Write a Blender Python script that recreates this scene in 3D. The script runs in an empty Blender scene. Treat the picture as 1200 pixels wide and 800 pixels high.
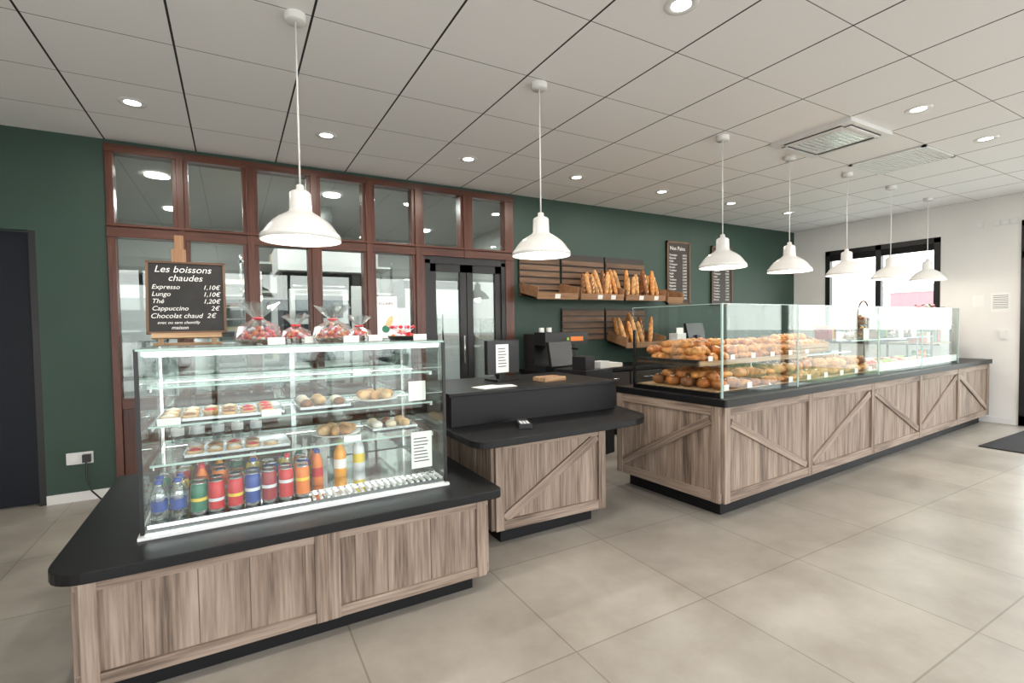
import bpy, math, random
from mathutils import Matrix, Vector
random.seed(7)
sc=bpy.context.scene
sc.view_settings.view_transform='Standard'
sc.view_settings.look='None'
H=2.789; D=4.91; XR=8.259
# ------------------------------------------------------------------ materials
MATS={}
def nt(name):
    m=bpy.data.materials.new(name); m.use_nodes=True; t=m.node_tree
    return m,t,t.nodes['Principled BSDF']
def mat(name,col,rough=.5,metal=0,var=0,scale=8,emit=0,bump=0,bscale=60,spec=.5,stretch=None,trans=0):
    if name in MATS: return name
    m,t,b=nt(name); n=t.nodes; l=t.links
    c=(*col,1)
    b.inputs['Base Color'].default_value=c
    b.inputs['Roughness'].default_value=rough; b.inputs['Metallic'].default_value=metal
    b.inputs['Specular IOR Level'].default_value=spec
    if trans: b.inputs['Transmission Weight'].default_value=trans
    if var or bump:
        tc=n.new('ShaderNodeTexCoord'); mp=n.new('ShaderNodeMapping'); l.new(tc.outputs['Object'],mp.inputs[0])
        if stretch: mp.inputs['Scale'].default_value=stretch
    if var:
        nz=n.new('ShaderNodeTexNoise'); nz.inputs['Scale'].default_value=scale; nz.inputs['Detail'].default_value=5
        r=n.new('ShaderNodeValToRGB'); r.color_ramp.elements[0].position=.3; r.color_ramp.elements[1].position=.7
        r.color_ramp.elements[0].color=(*[x*(1-var) for x in col],1); r.color_ramp.elements[1].color=(*[min(1,x*(1+var)) for x in col],1)
        l.new(mp.outputs[0],nz.inputs['Vector']); l.new(nz.outputs[0],r.inputs[0]); l.new(r.outputs[0],b.inputs['Base Color'])
    if bump:
        nb=n.new('ShaderNodeTexNoise'); nb.inputs['Scale'].default_value=bscale
        bm=n.new('ShaderNodeBump'); bm.inputs['Strength'].default_value=bump; bm.inputs['Distance'].default_value=.01
        l.new(mp.outputs[0],nb.inputs['Vector']); l.new(nb.outputs[0],bm.inputs['Height']); l.new(bm.outputs[0],b.inputs['Normal'])
    if emit:
        b.inputs['Emission Color'].default_value=c; b.inputs['Emission Strength'].default_value=emit
    MATS[name]=m; return name
def glassmat(name,tint=(1,1,1),base=.06,edge=.6,rough=0):
    m=bpy.data.materials.new(name); m.use_nodes=True; t=m.node_tree; n=t.nodes; l=t.links; n.clear()
    o=n.new('ShaderNodeOutputMaterial'); mx=n.new('ShaderNodeMixShader'); tr=n.new('ShaderNodeBsdfTransparent'); gl=n.new('ShaderNodeBsdfGlossy')
    tr.inputs[0].default_value=(*tint,1); gl.inputs['Roughness'].default_value=rough; gl.inputs[0].default_value=(.95,1,.98,1)
    lw=n.new('ShaderNodeLayerWeight'); lw.inputs[0].default_value=.5
    pw=n.new('ShaderNodeMath'); pw.operation='POWER'; pw.inputs[1].default_value=4
    ma=n.new('ShaderNodeMath'); ma.operation='MULTIPLY_ADD'; ma.inputs[1].default_value=edge; ma.inputs[2].default_value=base
    l.new(lw.outputs['Facing'],pw.inputs[0]); l.new(pw.outputs[0],ma.inputs[0]); l.new(ma.outputs[0],mx.inputs[0])
    l.new(tr.outputs[0],mx.inputs[1]); l.new(gl.outputs[0],mx.inputs[2]); l.new(mx.outputs[0],o.inputs[0]); MATS[name]=m; return name
def woodmat(name,cols,s1=(1.3,13,13),s2=(4,90,90),rough=.62):
    m,t,b=nt(name); n=t.nodes; l=t.links
    at=n.new('ShaderNodeAttribute'); at.attribute_name='gc'
    mp=n.new('ShaderNodeMapping'); mp.inputs['Scale'].default_value=s1; mp2=n.new('ShaderNodeMapping'); mp2.inputs['Scale'].default_value=s2
    l.new(at.outputs['Vector'],mp.inputs[0]); l.new(at.outputs['Vector'],mp2.inputs[0])
    a=n.new('ShaderNodeTexNoise'); a.inputs['Scale'].default_value=1; a.inputs['Detail'].default_value=6; a.inputs['Distortion'].default_value=.6
    c=n.new('ShaderNodeTexNoise'); c.inputs['Scale'].default_value=1; c.inputs['Detail'].default_value=4
    l.new(mp.outputs[0],a.inputs['Vector']); l.new(mp2.outputs[0],c.inputs['Vector'])
    mx=n.new('ShaderNodeMath'); mx.operation='MULTIPLY_ADD'; mx.inputs[1].default_value=.45; 
    m2=n.new('ShaderNodeMath'); m2.operation='MULTIPLY'; m2.inputs[1].default_value=.58
    l.new(a.outputs[0],m2.inputs[0]); l.new(c.outputs[0],mx.inputs[0]); l.new(m2.outputs[0],mx.inputs[2])
    r=n.new('ShaderNodeValToRGB'); e=r.color_ramp.elements; e[0].position=.36; e[1].position=.68
    e[0].color=(*cols[0],1); e[1].color=(*cols[2],1); k=e.new(.5); k.color=(*cols[1],1)
    l.new(mx.outputs[0],r.inputs[0]); l.new(r.outputs[0],b.inputs['Base Color']); b.inputs['Roughness'].default_value=rough
    bp=n.new('ShaderNodeBump'); bp.inputs['Strength'].default_value=.25; bp.inputs['Distance'].default_value=.004
    l.new(mx.outputs[0],bp.inputs['Height']); l.new(bp.outputs[0],b.inputs['Normal']); MATS[name]=m; return name
woodmat('barn_oak',[(.085,.058,.042),(.225,.165,.126),(.36,.285,.228)])
woodmat('mahogany',[(.045,.012,.007),(.09,.026,.013),(.13,.042,.022)],rough=.35)
woodmat('oak_light',[(.28,.16,.08),(.42,.26,.14),(.55,.38,.22)])
woodmat('rack_wood',[(.08,.042,.025),(.14,.08,.045),(.21,.125,.075)])
woodmat('rack_tan',[(.2,.1,.045),(.3,.16,.08),(.38,.22,.12)])
mat('green_paint',(.026,.060,.044),.55,var=.06,scale=3,bump=.05,bscale=200)
mat('white_paint',(.78,.77,.745),.6,var=.03,scale=2,bump=.04,bscale=200)
mat('black_top',(.006,.006,.007),.42,var=.2,scale=40,spec=.28)
mat('black_matte',(.006,.006,.007),.55,spec=.25)
mat('black_plastic',(.012,.012,.014),.35)
mat('black_frame',(.008,.008,.009),.4)
mat('navy_door',(.006,.008,.014),.45,spec=.25)
mat('white_enamel',(.80,.80,.78),.18)
mat('white_plastic',(.75,.75,.74),.35)
mat('paper',(.85,.85,.83),.7)
mat('steel',(.55,.57,.58),.25,1)
mat('chrome',(.8,.8,.8),.08,1)
mat('case_white',(.78,.8,.8),.3)
mat('chalk_board',(.015,.014,.013),.6,var=.3,scale=20)
mat('board_brown',(.03,.022,.018),.5)
mat('led',(1,.97,.92),.5,emit=9)
mat('led_case',(1,1,.98),.5,emit=5)
mat('bulb',(1,.93,.82),.5,emit=12)
mat('ink',(.05,.05,.06),.6)
mat('chalk',(.85,.85,.82),.8)
mat('croissant',(.58,.24,.06),.42,var=.5,scale=30)
mat('brioche',(.42,.14,.03),.3,var=.6,scale=22)
mat('bread',(.54,.28,.10),.6,var=.45,scale=22)
mat('bread_pale',(.68,.44,.21),.65,var=.35,scale=28)
mat('bread_dark',(.26,.10,.035),.5,var=.5,scale=22)
mat('cream',(.8,.68,.5),.5,var=.15,scale=40)
mat('sugar',(.82,.78,.7),.7)
mat('wicker',(.12,.06,.03),.6,var=.5,scale=90)
mat('cand_red',(.65,.03,.04),.3); mat('cand_or',(.8,.3,.12),.3); mat('cand_pink',(.75,.25,.35),.3)
mat('leaf',(.05,.16,.04),.5,var=.4,scale=30)
for k,c in dict(red=(.55,.02,.03),green=(.02,.16,.09),blue=(.02,.06,.3),orange=(.75,.2,.03),white=(.75,.78,.82),darkred=(.3,.015,.03),juice=(.85,.38,.04),lime=(.3,.55,.05),yellow=(.8,.6,.06)).items(): mat('can_'+k,c,.3,.1)
mat('pale_concrete',(.45,.44,.42),.9,var=.12,scale=3); mat('red_clad',(.45,.16,.18),.6,var=.05); mat('lawn',(.14,.2,.09),.9,var=.3,scale=4)
mat('car_white',(.8,.8,.8),.2); mat('car_glass',(.03,.04,.05),.1); mat('tyre',(.02,.02,.02),.8)
mat('mat_fibre',(.02,.02,.022),.95,bump=.6,bscale=250)
mat('grey_wall',(.42,.43,.41),.6,var=.05,scale=2); mat('grey_floor',(.25,.24,.22),.5); mat('grey_ceiling',(.45,.45,.43),.7)
mat('blue_plastic',(.04,.1,.3),.4)
glassmat('glass',(.97,.99,.98),.04,.36)
glassmat('win_glass',(.80,.84,.82),.055,.5)
glassmat('clear_film',(.93,.95,.97),.22,.7,.12)
mat('glass_edge_highlight',(.40,.56,.52),.12,spec=.9)  # glass green, paled so the pane edges' highlight sits in the colour
def floor_mat():
    m,t,b=nt('floor_tiles'); n=t.nodes; l=t.links
    tc=n.new('ShaderNodeTexCoord'); mp=n.new('ShaderNodeMapping'); mp.inputs['Location'].default_value=(.35,-.05,0); l.new(tc.outputs['Object'],mp.inputs[0])
    br=n.new('ShaderNodeTexBrick'); br.offset=0; br.squash=1; br.inputs['Scale'].default_value=1
    br.inputs['Brick Width'].default_value=.75; br.inputs['Row Height'].default_value=.75; br.inputs['Mortar Size'].default_value=.004; br.inputs['Mortar Smooth'].default_value=.2
    br.inputs['Color1'].default_value=(.91,.91,.91,1); br.inputs['Color2'].default_value=(1.06,1.05,1.04,1); br.inputs['Mortar'].default_value=(.64,.62,.59,1)
    l.new(mp.outputs[0],br.inputs['Vector'])
    nz=n.new('ShaderNodeTexNoise'); nz.inputs['Scale'].default_value=2.2; nz.inputs['Detail'].default_value=9; nz.inputs['Roughness'].default_value=.6; l.new(tc.outputs['Object'],nz.inputs['Vector'])
    r=n.new('ShaderNodeValToRGB'); e=r.color_ramp.elements; e[0].position=.3; e[1].position=.7; e[0].color=(.275,.245,.208,1); e[1].color=(.42,.39,.345,1)
    l.new(nz.outputs[0],r.inputs[0])
    mx=n.new('ShaderNodeMix'); mx.data_type='RGBA'; mx.blend_type='MULTIPLY'; mx.inputs[0].default_value=1
    l.new(r.outputs[0],mx.inputs[6]); l.new(br.outputs[0],mx.inputs[7]); l.new(mx.outputs[2],b.inputs['Base Color'])
    r2=n.new('ShaderNodeMapRange'); r2.inputs[3].default_value=.26; r2.inputs[4].default_value=.4; l.new(nz.outputs[0],r2.inputs[0]); l.new(r2.outputs[0],b.inputs['Roughness'])
    b.inputs['Specular IOR Level'].default_value=.5
    MATS['floor_tiles']=m
floor_mat()
def ceil_mat():
    m,t,b=nt('ceiling_tiles'); n=t.nodes; l=t.links
    tc=n.new('ShaderNodeTexCoord'); sp=n.new('ShaderNodeSeparateXYZ'); l.new(tc.outputs['Object'],sp.inputs[0])
    def line(out,off,w):
        a=n.new('ShaderNodeMath'); a.operation='SUBTRACT'; a.inputs[1].default_value=off-.3; l.new(out,a.inputs[0])
        p=n.new('ShaderNodeMath'); p.operation='PINGPONG'; p.inputs[1].default_value=.3; l.new(a.outputs[0],p.inputs[0])
        g=n.new('ShaderNodeMath'); g.operation='GREATER_THAN'; g.inputs[1].default_value=.3-w; l.new(p.outputs[0],g.inputs[0]); return g.outputs[0]
    gx=line(sp.outputs[0],-.827,.0055); gy=line(sp.outputs[1],.15,.0028)
    nz=n.new('ShaderNodeTexNoise'); nz.inputs['Scale'].default_value=180; l.new(tc.outputs['Object'],nz.inputs['Vector'])
    r=n.new('ShaderNodeValToRGB'); r.color_ramp.elements[0].color=(.81,.805,.79,1); r.color_ramp.elements[1].color=(.88,.875,.865,1); l.new(nz.outputs[0],r.inputs[0])
    m1=n.new('ShaderNodeMix'); m1.data_type='RGBA'; m1.inputs[7].default_value=(.16,.16,.155,1); l.new(gy,m1.inputs[0]); l.new(r.outputs[0],m1.inputs[6])
    m2=n.new('ShaderNodeMix'); m2.data_type='RGBA'; m2.inputs[7].default_value=(.015,.015,.015,1); l.new(gx,m2.inputs[0]); l.new(m1.outputs[2],m2.inputs[6])
    l.new(m2.outputs[2],b.inputs['Base Color']); b.inputs['Roughness'].default_value=.8; MATS['ceiling_tiles']=m
ceil_mat()
# ------------------------------------------------------------------ builder
I=Matrix.Identity(4)
def T(x,y,z): return Matrix.Translation((x,y,z))
def RX(a): return Matrix.Rotation(math.radians(a),4,'X')
def RY(a): return Matrix.Rotation(math.radians(a),4,'Y')
def RZ(a): return Matrix.Rotation(math.radians(a),4,'Z')
def S(x,y,z): return Matrix.Diagonal((x,y,z,1))
def rnd(a): return random.uniform(-a,a)
class B:
    def __init__(s,name,M=I): s.n=name; s.v=[];s.f=[];s.fm=[];s.sm=[];s.g=[];s.ms=[];s.M=M
    def mi(s,m):
        if m not in s.ms: s.ms.append(m)
        return s.ms.index(m)
    def raw(s,vs,fs,m,smooth=False,M=I,g=None):
        o=len(s.v); MM=s.M@M; off=Vector([random.uniform(-50,50) for _ in range(3)])
        for i,p in enumerate(vs):
            s.v.append(tuple(MM@Vector(p))); q=Vector(g[i] if g else p)+off; s.g.append(tuple(q))
        k=s.mi(m)
        for f in fs: s.f.append([a+o for a in f]); s.fm.append(k); s.sm.append(smooth)
    def box(s,x0,x1,y0,y1,z0,z1,m,grain='x',M=I):
        vs=[(x,y,z) for z in (z0,z1) for y in (y0,y1) for x in (x0,x1)]
        fs=[(0,2,3,1),(4,5,7,6),(0,1,5,4),(2,6,7,3),(0,4,6,2),(1,3,7,5)]
        g={'x':lambda p:p,'y':lambda p:(p[1],p[0],p[2]),'z':lambda p:(p[2],p[0],p[1])}[grain]
        s.raw(vs,fs,m,False,M,[g(p) for p in vs])
    def prism(s,pts,z0,z1,m,M=I):
        n=len(pts); vs=[(x,y,z0) for x,y in pts]+[(x,y,z1) for x,y in pts]
        fs=[tuple(range(n-1,-1,-1)),tuple(range(n,2*n))]+[(i,(i+1)%n,n+(i+1)%n,n+i) for i in range(n)]
        s.raw(vs,fs,m,False,M)
    def lathe(s,prof,m,M=I,seg=24,smooth=True,cap=False):
        vs=[];fs=[];n=len(prof)
        for j in range(seg):
            a=2*math.pi*j/seg
            for r,z in prof: vs.append((r*math.cos(a),r*math.sin(a),z))
        for j in range(seg):
            k=(j+1)%seg
            for i in range(n-1): fs.append((j*n+i,k*n+i,k*n+i+1,j*n+i+1))
        s.raw(vs,fs,m,smooth,M)
    def cyl(s,r,z0,z1,m,M=I,seg=16):
        s.lathe([(0.0001,z0),(r,z0),(r,z0),(r,z1),(r,z1),(0.0001,z1)],m,M,seg,False)
    def ell(s,rx,ry,rz,m,M=I,seg=10,rings=7):
        pr=[(max(.0005,math.sin(math.pi*i/(rings-1))),-math.cos(math.pi*i/(rings-1))) for i in range(rings)]
        s.lathe(pr,m,M@S(rx,ry,rz),seg)
    def tube(s,path,rad,m,M=I,seg=8,flat=1):
        vs=[];fs=[];n=len(path)
        P=[Vector(p) for p in path]
        for i,p in enumerate(P):
            d=(P[min(i+1,n-1)]-P[max(i-1,0)]).normalized()
            up=Vector((0,0,1)) if abs(d.z)<.9 else Vector((1,0,0))
            a=d.cross(up).normalized(); b=a.cross(d).normalized()
            r=rad[i] if isinstance(rad,(list,tuple)) else rad
            for j in range(seg):
                t=2*math.pi*j/seg; vs.append(tuple(p+a*r*math.cos(t)+b*r*flat*math.sin(t)))
        for i in range(n-1):
            for j in range(seg):
                k=(j+1)%seg; fs.append((i*seg+j,i*seg+k,(i+1)*seg+k,(i+1)*seg+j))
        fs.append(list(range(seg))[::-1]); fs.append([(n-1)*seg+j for j in range(seg)])
        s.raw(vs,fs,m,True,M)
    def done(s,bevel=0,parent=None):
        me=bpy.data.meshes.new(s.n); me.from_pydata(s.v,[],s.f); 
        for m in s.ms: me.materials.append(MATS[m])
        me.polygons.foreach_set('material_index',s.fm); me.polygons.foreach_set('use_smooth',s.sm)
        a=me.attributes.new('gc','FLOAT_VECTOR','POINT'); a.data.foreach_set('vector',[c for q in s.g for c in q])
        me.update(); o=bpy.data.objects.new(s.n,me); sc.collection.objects.link(o)
        if bevel:
            b=o.modifiers.new('bev','BEVEL'); b.width=bevel; b.segments=2; b.limit_method='ANGLE'; b.angle_limit=math.radians(50)
        if parent: o.parent=parent
        return o
def text(name,body,size,M,m,parent=None,ext=.0004,align='LEFT',shear=0):
    c=bpy.data.curves.new(name,'FONT'); c.body=body; c.size=size; c.extrude=ext; c.align_x=align; c.shear=shear
    c.materials.append(MATS[m]); o=bpy.data.objects.new(name,c); sc.collection.objects.link(o); o.matrix_world=M
    if parent:
        o.parent=parent; o.matrix_parent_inverse=parent.matrix_world.inverted()
    return o
def rpoly(pts):
    out=[];n=len(pts)
    for i,(x,y,r) in enumerate(pts):
        if r<=0: out.append((x,y)); continue
        p=Vector((x,y)); a=Vector(pts[i-1][:2])-p; b=Vector(pts[(i+1)%n][:2])-p; a.normalize(); b.normalize()
        p0=p+a*r; p1=p+b*r
        for k in range(9):
            t=k/8; q=p0*(1-t)**2+p*2*t*(1-t)+p1*t*t; out.append((q.x,q.y))
    return out
# ------------------------------------------------------------------ room shell
b=B('floor'); b.box(-3.2,XR+.15,-2.65,D+.15,-.06,0,'floor_tiles'); b.done()
b=B('ceiling'); b.box(-3.2,XR+.15,-2.65,D+.15,H,H+.1,'ceiling_tiles'); b.done()
b=B('wall_back')
b.box(-3.2,-2.15,D,D+.14,0,H,'green_paint'); b.box(-2.15,-1.25,D,D+.14,2.05,H,'green_paint'); b.box(-1.25,-.83,D,D+.14,0,H,'green_paint')
b.box(-.83,2.80,D,D+.14,2.75,H,'green_paint'); b.box(2.80,XR+.15,D,D+.14,0,H,'green_paint'); b.done()
b=B('wall_right')
for y0,y1,z0,z1 in [(-2.65,-2.3,0,H),(-2.3,2.15,2.47,H),(2.15,2.93,0,H),(2.93,4.40,0,.95),(2.93,4.40,2.40,H),(4.40,D,0,H)]:
    b.box(XR,XR+.15,y0,y1,z0,z1,'white_paint')
b.done()
b=B('wall_left'); b.box(-3.35,-3.2,-2.65,D+.15,0,H,'white_paint'); b.done()
b=B('wall_front')
for x0,x1,z0,z1 in [(-3.2,-3.0,0,H),(-3.0,2.55,2.6,H),(2.55,2.75,0,H),(2.75,8.05,2.6,H),(8.05,XR+.15,0,H)]:
    b.box(x0,x1,-2.65,-2.5,z0,z1,'white_paint')
b.done()
b=B('window_1')
for x0,x1 in ((-3.0,2.55),(2.75,8.05)):
    for i in range(5):
        x=x0+(x1-x0-.06)*i/4; b.box(x,x+.06,-2.6,-2.54,.0,2.6,'black_frame')
    b.box(x0,x1,-2.6,-2.54,.0,.08,'black_frame'); b.box(x0,x1,-2.6,-2.54,2.53,2.6,'black_frame')
b.done()
b=B('baseboard_back'); b.box(-1.25,-.84,D-.012,D,0,.07,'white_plastic'); b.box(2.82,XR,D-.012,D,0,.07,'white_plastic'); b.done()
b=B('baseboard_right'); b.box(XR-.012,XR,2.17,D-.02,0,.07,'white_plastic'); b.done()
b=B('window_2')
y0,y1,z0,z1=2.93,4.40,.95,2.40
for yy in (y0,y1-.07,(y0+y1)/2-.04): b.box(XR-.01,XR+.07,yy,yy+.07,z0,z1,'black_frame')
b.box(XR-.01,XR+.07,y0,y1,z1-.07,z1,'black_frame'); b.box(XR-.01,XR+.07,y0,y1,z0,z0+.07,'black_frame')
b.box(XR+.0,XR+.06,y0+.05,y1-.05,z1-.16,z1-.05,'black_matte')
b.box(XR+.03,XR+.036,y0+.05,y1-.05,z0+.05,z1-.05,'glass'); b.done()
b=B('door_2')
for yy in (-2.3,-1.2,-.1,1.0,2.07): b.box(XR-.02,XR+.08,yy,yy+.08,0,2.47,'black_frame')
b.box(XR-.02,XR+.08,-2.3,2.15,2.40,2.47,'black_frame'); b.box(XR-.02,XR+.08,-2.3,2.15,2.02,2.1,'black_frame'); b.box(XR-.02,XR+.08,-2.3,2.15,0,.12,'black_frame')
b.box(XR+.03,XR+.036,-2.3,2.1,.1,2.42,'glass')
b.tube([(XR-.06,1.15,.85),(XR-.06,1.15,1.35)],.014,'steel'); b.done()
b=B('door_1'); b.box(-2.14,-1.26,D+.05,D+.09,.01,2.04,'navy_door'); b.box(-2.15,-2.11,D+.0,D+.1,0,2.05,'black_frame'); b.box(-1.29,-1.25,D+.0,D+.1,0,2.05,'black_frame')
b.box(-1.62,-1.54,D+.04,D+.052,1.45,1.5,'steel'); b.done()
# partition window wall
b=B('window_3')
X0,X1=-.83,2.80
ps=[(-.78,-.40),(-.29,.10),(.22,.62),(.74,1.12),(1.24,1.61),(1.74,2.15),(2.29,2.69)]
F0,F1=D-.03,D+.09
edges=[X0]+[q for p in ps for q in p]+[X1]
for i in range(0,len(edges),2):
    a,c=edges[i],edges[i+1]
    zb=0 if i<12 else 2.03
    if i==14: zb=0
    b.box(a,c,F0,F1,zb,2.75,'mahogany','z')
    if i not in(0,14): b.box(a+.03,c-.03,F0-.02,F0,zb,2.72,'mahogany','z')
b.box(X0,X1,F0-.015,F1,2.69,2.75,'mahogany'); b.box(X0,X1,F0-.012,F1,2.035,2.115,'mahogany')
b.box(X0,X1,F0-.03,F0,2.115,2.135,'mahogany')
for k,(a,c) in enumerate(ps):
    b.box(a,c,D+.02,D+.026,2.115,2.69,'win_glass')
    if k<5:
        b.box(a,c,D+.02,D+.026,.75,2.035,'win_glass'); b.box(a,c,F0+.01,F1,.0,.12,'mahogany'); b.box(a,c,F0+.01,F1,.68,.76,'mahogany'); b.box(a,c,D+.0,D+.05,.12,.68,'mahogany','z')
b.done(.004)
b=B('door_3')
b.box(1.73,1.80,D-.02,D+.08,0,2.0,'black_frame'); b.box(2.64,2.70,D-.02,D+.08,0,2.0,'black_frame'); b.box(1.73,2.70,D-.02,D+.08,1.96,2.035,'black_frame')
for a,c in ((1.80,2.215),(2.225,2.64)):
    b.box(a,a+.07,D,D+.05,.01,1.96,'black_frame'); b.box(c-.07,c,D,D+.05,.01,1.96,'black_frame'); b.box(a,c,D,D+.05,1.88,1.96,'black_frame'); b.box(a,c,D,D+.05,.01,.2,'black_frame')
    b.box(a+.07,c-.07,D+.02,D+.026,.2,1.88,'win_glass')
b.tube([(2.17,D-.04,.9),(2.17,D-.04,1.2)],.01,'steel'); b.done()
# back room
b=B('wall_backroom')
b.box(-1.6,3.6,8.4,8.5,0,H,'grey_wall'); b.box(-1.7,-1.6,D+.14,8.5,0,H,'grey_wall'); b.box(3.6,3.7,D+.14,8.5,0,H,'grey_wall'); b.done()
b=B('floor_backroom'); b.box(-1.7,3.7,D+.15,8.5,-.06,0,'grey_floor'); b.done()
b=B('ceiling_backroom'); b.box(-1.7,3.7,D+.15,8.5,H,H+.1,'grey_ceiling'); b.done()
def steel_fridge(x,y,w,h,glass=False):
    b=B('steel_refrigerator'); b.box(x,x+w,y,y+.7,.1,h,'steel'); b.box(x+.02,x+w/2-.004,y-.03,y,.15,h-.15,'case_white'); b.box(x+w/2+.004,x+w-.02,y-.03,y,.15,h-.15,'case_white')
    b.box(x+.02,x+w-.02,y-.02,y,h-.13,h-.02,'black_plastic')
    for dx in(-.05,.05): b.tube([(x+w/2+dx,y-.06,.9),(x+w/2+dx,y-.06,1.5)],.012,'black_plastic')
    for fx in (x+.05,x+w-.05):
        for fy in (y+.05,y+.65): b.cyl(.02,0,.1,'black_plastic',T(fx,fy,0))
    b.done(.004)
steel_fridge(-1.35,7.4,1.2,2.0); steel_fridge(2.35,7.6,1.15,2.05)
b=B('baking_oven')
b.box(.5,1.4,6.1,6.9,.1,1.95,'black_plastic')
for k in range(3): b.box(.56,1.2,6.07,6.1,.35+k*.5,.75+k*.5,'white_plastic'); b.box(.62,1.14,6.065,6.07,.42+k*.5,.68+k*.5,'car_glass'); b.tube([(.6,6.03,.78+k*.5),(1.16,6.03,.78+k*.5)],.012,'steel')
b.box(1.24,1.36,6.08,6.1,.4,1.8,'white_plastic'); b.box(.45,1.45,6.0,6.9,1.95,2.25,'white_plastic'); b.box(.8,1.1,6.4,6.7,2.25,H,'steel')
for x in (.55,1.35):
    for y in (6.15,6.85): b.cyl(.03,0,.1,'steel',T(x,y,0))
b.done(.004)
b=B('tray_trolley')
for x in (-.25,.25):
    for y in (5.75,6.25): b.box(x,x+.025,y,y+.025,.08,1.9,'white_plastic'); b.cyl(.04,0,.08,'black_plastic',T(x+.012,y+.012,0))
for k in range(14): b.box(-.24,.27,5.76,6.26,.2+k*.12,.212+k*.12,'white_plastic'); b.box(-.2,.24,5.8,6.2,.212+k*.12,.25+k*.12,random.choice(['bread','bread_dark','cream','black_plastic'])) if k%2 else None
b.done()
b=B('steel_shelf_rack')
for x in (.1,2.15):
    for y in (7.6,8.2): b.box(x,x+.03,y,y+.03,0,2.3,'steel')
for z in (.3,.85,1.35,1.8,2.2): b.box(.1,2.18,7.6,8.23,z,z+.03,'white_plastic')
for z in (.33,.88,1.38,1.83,2.23):
    for k in range(6):
        w=random.uniform(.15,.25); x=.15+k*.33; b.box(x,x+w,7.7,8.0,z,z+random.uniform(.12,.3),random.choice(['white_plastic','can_red','blue_plastic','cream','black_plastic']))
b.done()
b=B('steel_work_table'); b.box(-1.5,-.5,5.7,6.3,.84,.88,'steel'); 
for x in(-1.45,-.58):
    for y in (5.75,6.2): b.box(x,x+.04,y,y+.04,0,.84,'steel')
b.box(-1.45,-.55,5.75,6.24,.25,.28,'steel'); b.box(-1.2,-.9,5.8,6.2,.88,1.25,'white_plastic'); b.cyl(.12,.88,1.2,'steel',T(-.7,6.0,0)); b.done()
b=B('planetary_mixer',T(1.85,6.6,0)); b.box(-.25,.25,-.3,.3,0,.12,'white_plastic'); b.box(-.15,.15,.1,.3,.12,1.3,'white_plastic'); b.box(-.17,.17,-.3,.3,1.2,1.55,'white_plastic'); b.lathe([(.0005,.5),(.14,.52),(.2,.65),(.21,.95),(.2,.95)],'steel',T(0,-.1,0),24); b.cyl(.04,.95,1.2,'steel',T(0,-.1,0)); b.box(-.2,.2,-.1,.12,.55,.62,'white_plastic'); b.done(.02)
b=B('ceiling_light_panel')
for x in (-.6,1.0,2.6):
    for y in (5.8,7.3): b.cyl(.09,-.02,-.002,'led',T(x,y,H))
b.done()
for x,y in ((-.4,6.9),(1.7,5.5),(2.6,7.0),(.2,5.4)):
    L=bpy.data.lights.new('backroom_lamp','AREA'); L.shape='DISK'; L.size=.2; L.energy=32; o=bpy.data.objects.new('backroom_lamp',L); sc.collection.objects.link(o); o.location=(x,y,H-.05)
# ------------------------------------------------------------------ ceiling fittings
def area(name,loc,size,e,col,rot=(0,0,0)):
    L=bpy.data.lights.new(name,'AREA'); L.shape='DISK'; L.size=size; L.energy=e; L.color=col
    o=bpy.data.objects.new(name,L); sc.collection.objects.link(o); o.location=loc; o.rotation_euler=rot; return o
spots=[(-.53+1.2*k,4.05) for k in range(7)]+[(-.53+1.2*k,1.65) for k in range(7) if k not in (3,)]
for i,(x,y) in enumerate(spots):
    b=B('recessed_spotlight',T(x,y,H)); b.lathe([(.045,-.002),(.05,-.006),(.075,-.006),(.08,-.001)],'white_enamel',seg=28)
    b.lathe([(.0005,-.003),(.046,-.003)],'led',seg=24); o=b.done()
    a=area('spot_lamp',(x,y,H-.02),.08,10,(1,.92,.82)); a.parent=o
roses=[(.30,2.58),(1.69,2.60),(3.46,2.64),(4.42,2.67),(5.45,2.70),(6.43,2.73),(7.47,2.78)]
def pend(x,y,zr,s=1.0):
    b=B('pendant_lamp',T(x,y,0))
    b.lathe([(.0005,H-.035),(.045,H-.035),(.05,H-.03),(.05,H)],'white_enamel'); b.tube([(0,0,H-.03),(0,0,zr+.25)],.0045,'white_enamel')
    pr=[(.010,.27),(.018,.265),(.02,.245),(.04,.236),(.049,.226),(.051,.15),(.056,.138),(.078,.124),(.105,.108),(.13,.088),(.152,.062),(.168,.038),(.176,.03),(.181,.022),(.183,0)]
    inn=[(.179,.0),(.177,.02),(.164,.034),(.148,.058),(.126,.083),(.10,.102),(.075,.117),(.05,.125),(.0005,.13)]
    b.lathe([(r,z+zr) for r,z in pr+inn],'white_enamel',seg=40)
    b.cyl(.02,zr+.08,zr+.128,'white_plastic'); o=b.done()
    b=B('bulb',T(x,y,0)); b.ell(.034,.034,.042,'bulb',T(0,0,zr+.055),14,10); b.done(parent=o)
    L=bpy.data.lights.new('pendant_light','POINT'); L.energy=7; L.shadow_soft_size=.05; L.color=(1,.9,.78)
    q=bpy.data.objects.new('pendant_light',L); sc.collection.objects.link(q); q.location=(x,y,zr-.01); q.parent=o
for (x,y),z in zip(roses,(1.72,1.73,1.74,1.75,1.76,1.76,1.78)): pend(x,y,z)
b=B('air_conditioning_cassette',T(4.273,2.25,H))
b.box(-.31,.31,-.31,.31,-.03,0,'white_plastic'); b.box(-.19,.19,-.19,.19,-.034,-.03,'case_white')
for k in range(9): b.box(-.17,.17,-.17+k*.04,-.155+k*.04,-.036,-.034,'steel')
for r in range(4): b.box(-.22,.22,-.27,-.22,-.036,-.03,'black_plastic',M=RZ(90*r)); b.box(-.22,.22,-.262,-.23,-.042,-.036,'white_plastic',M=RZ(90*r))
b.done(.003)
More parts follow.
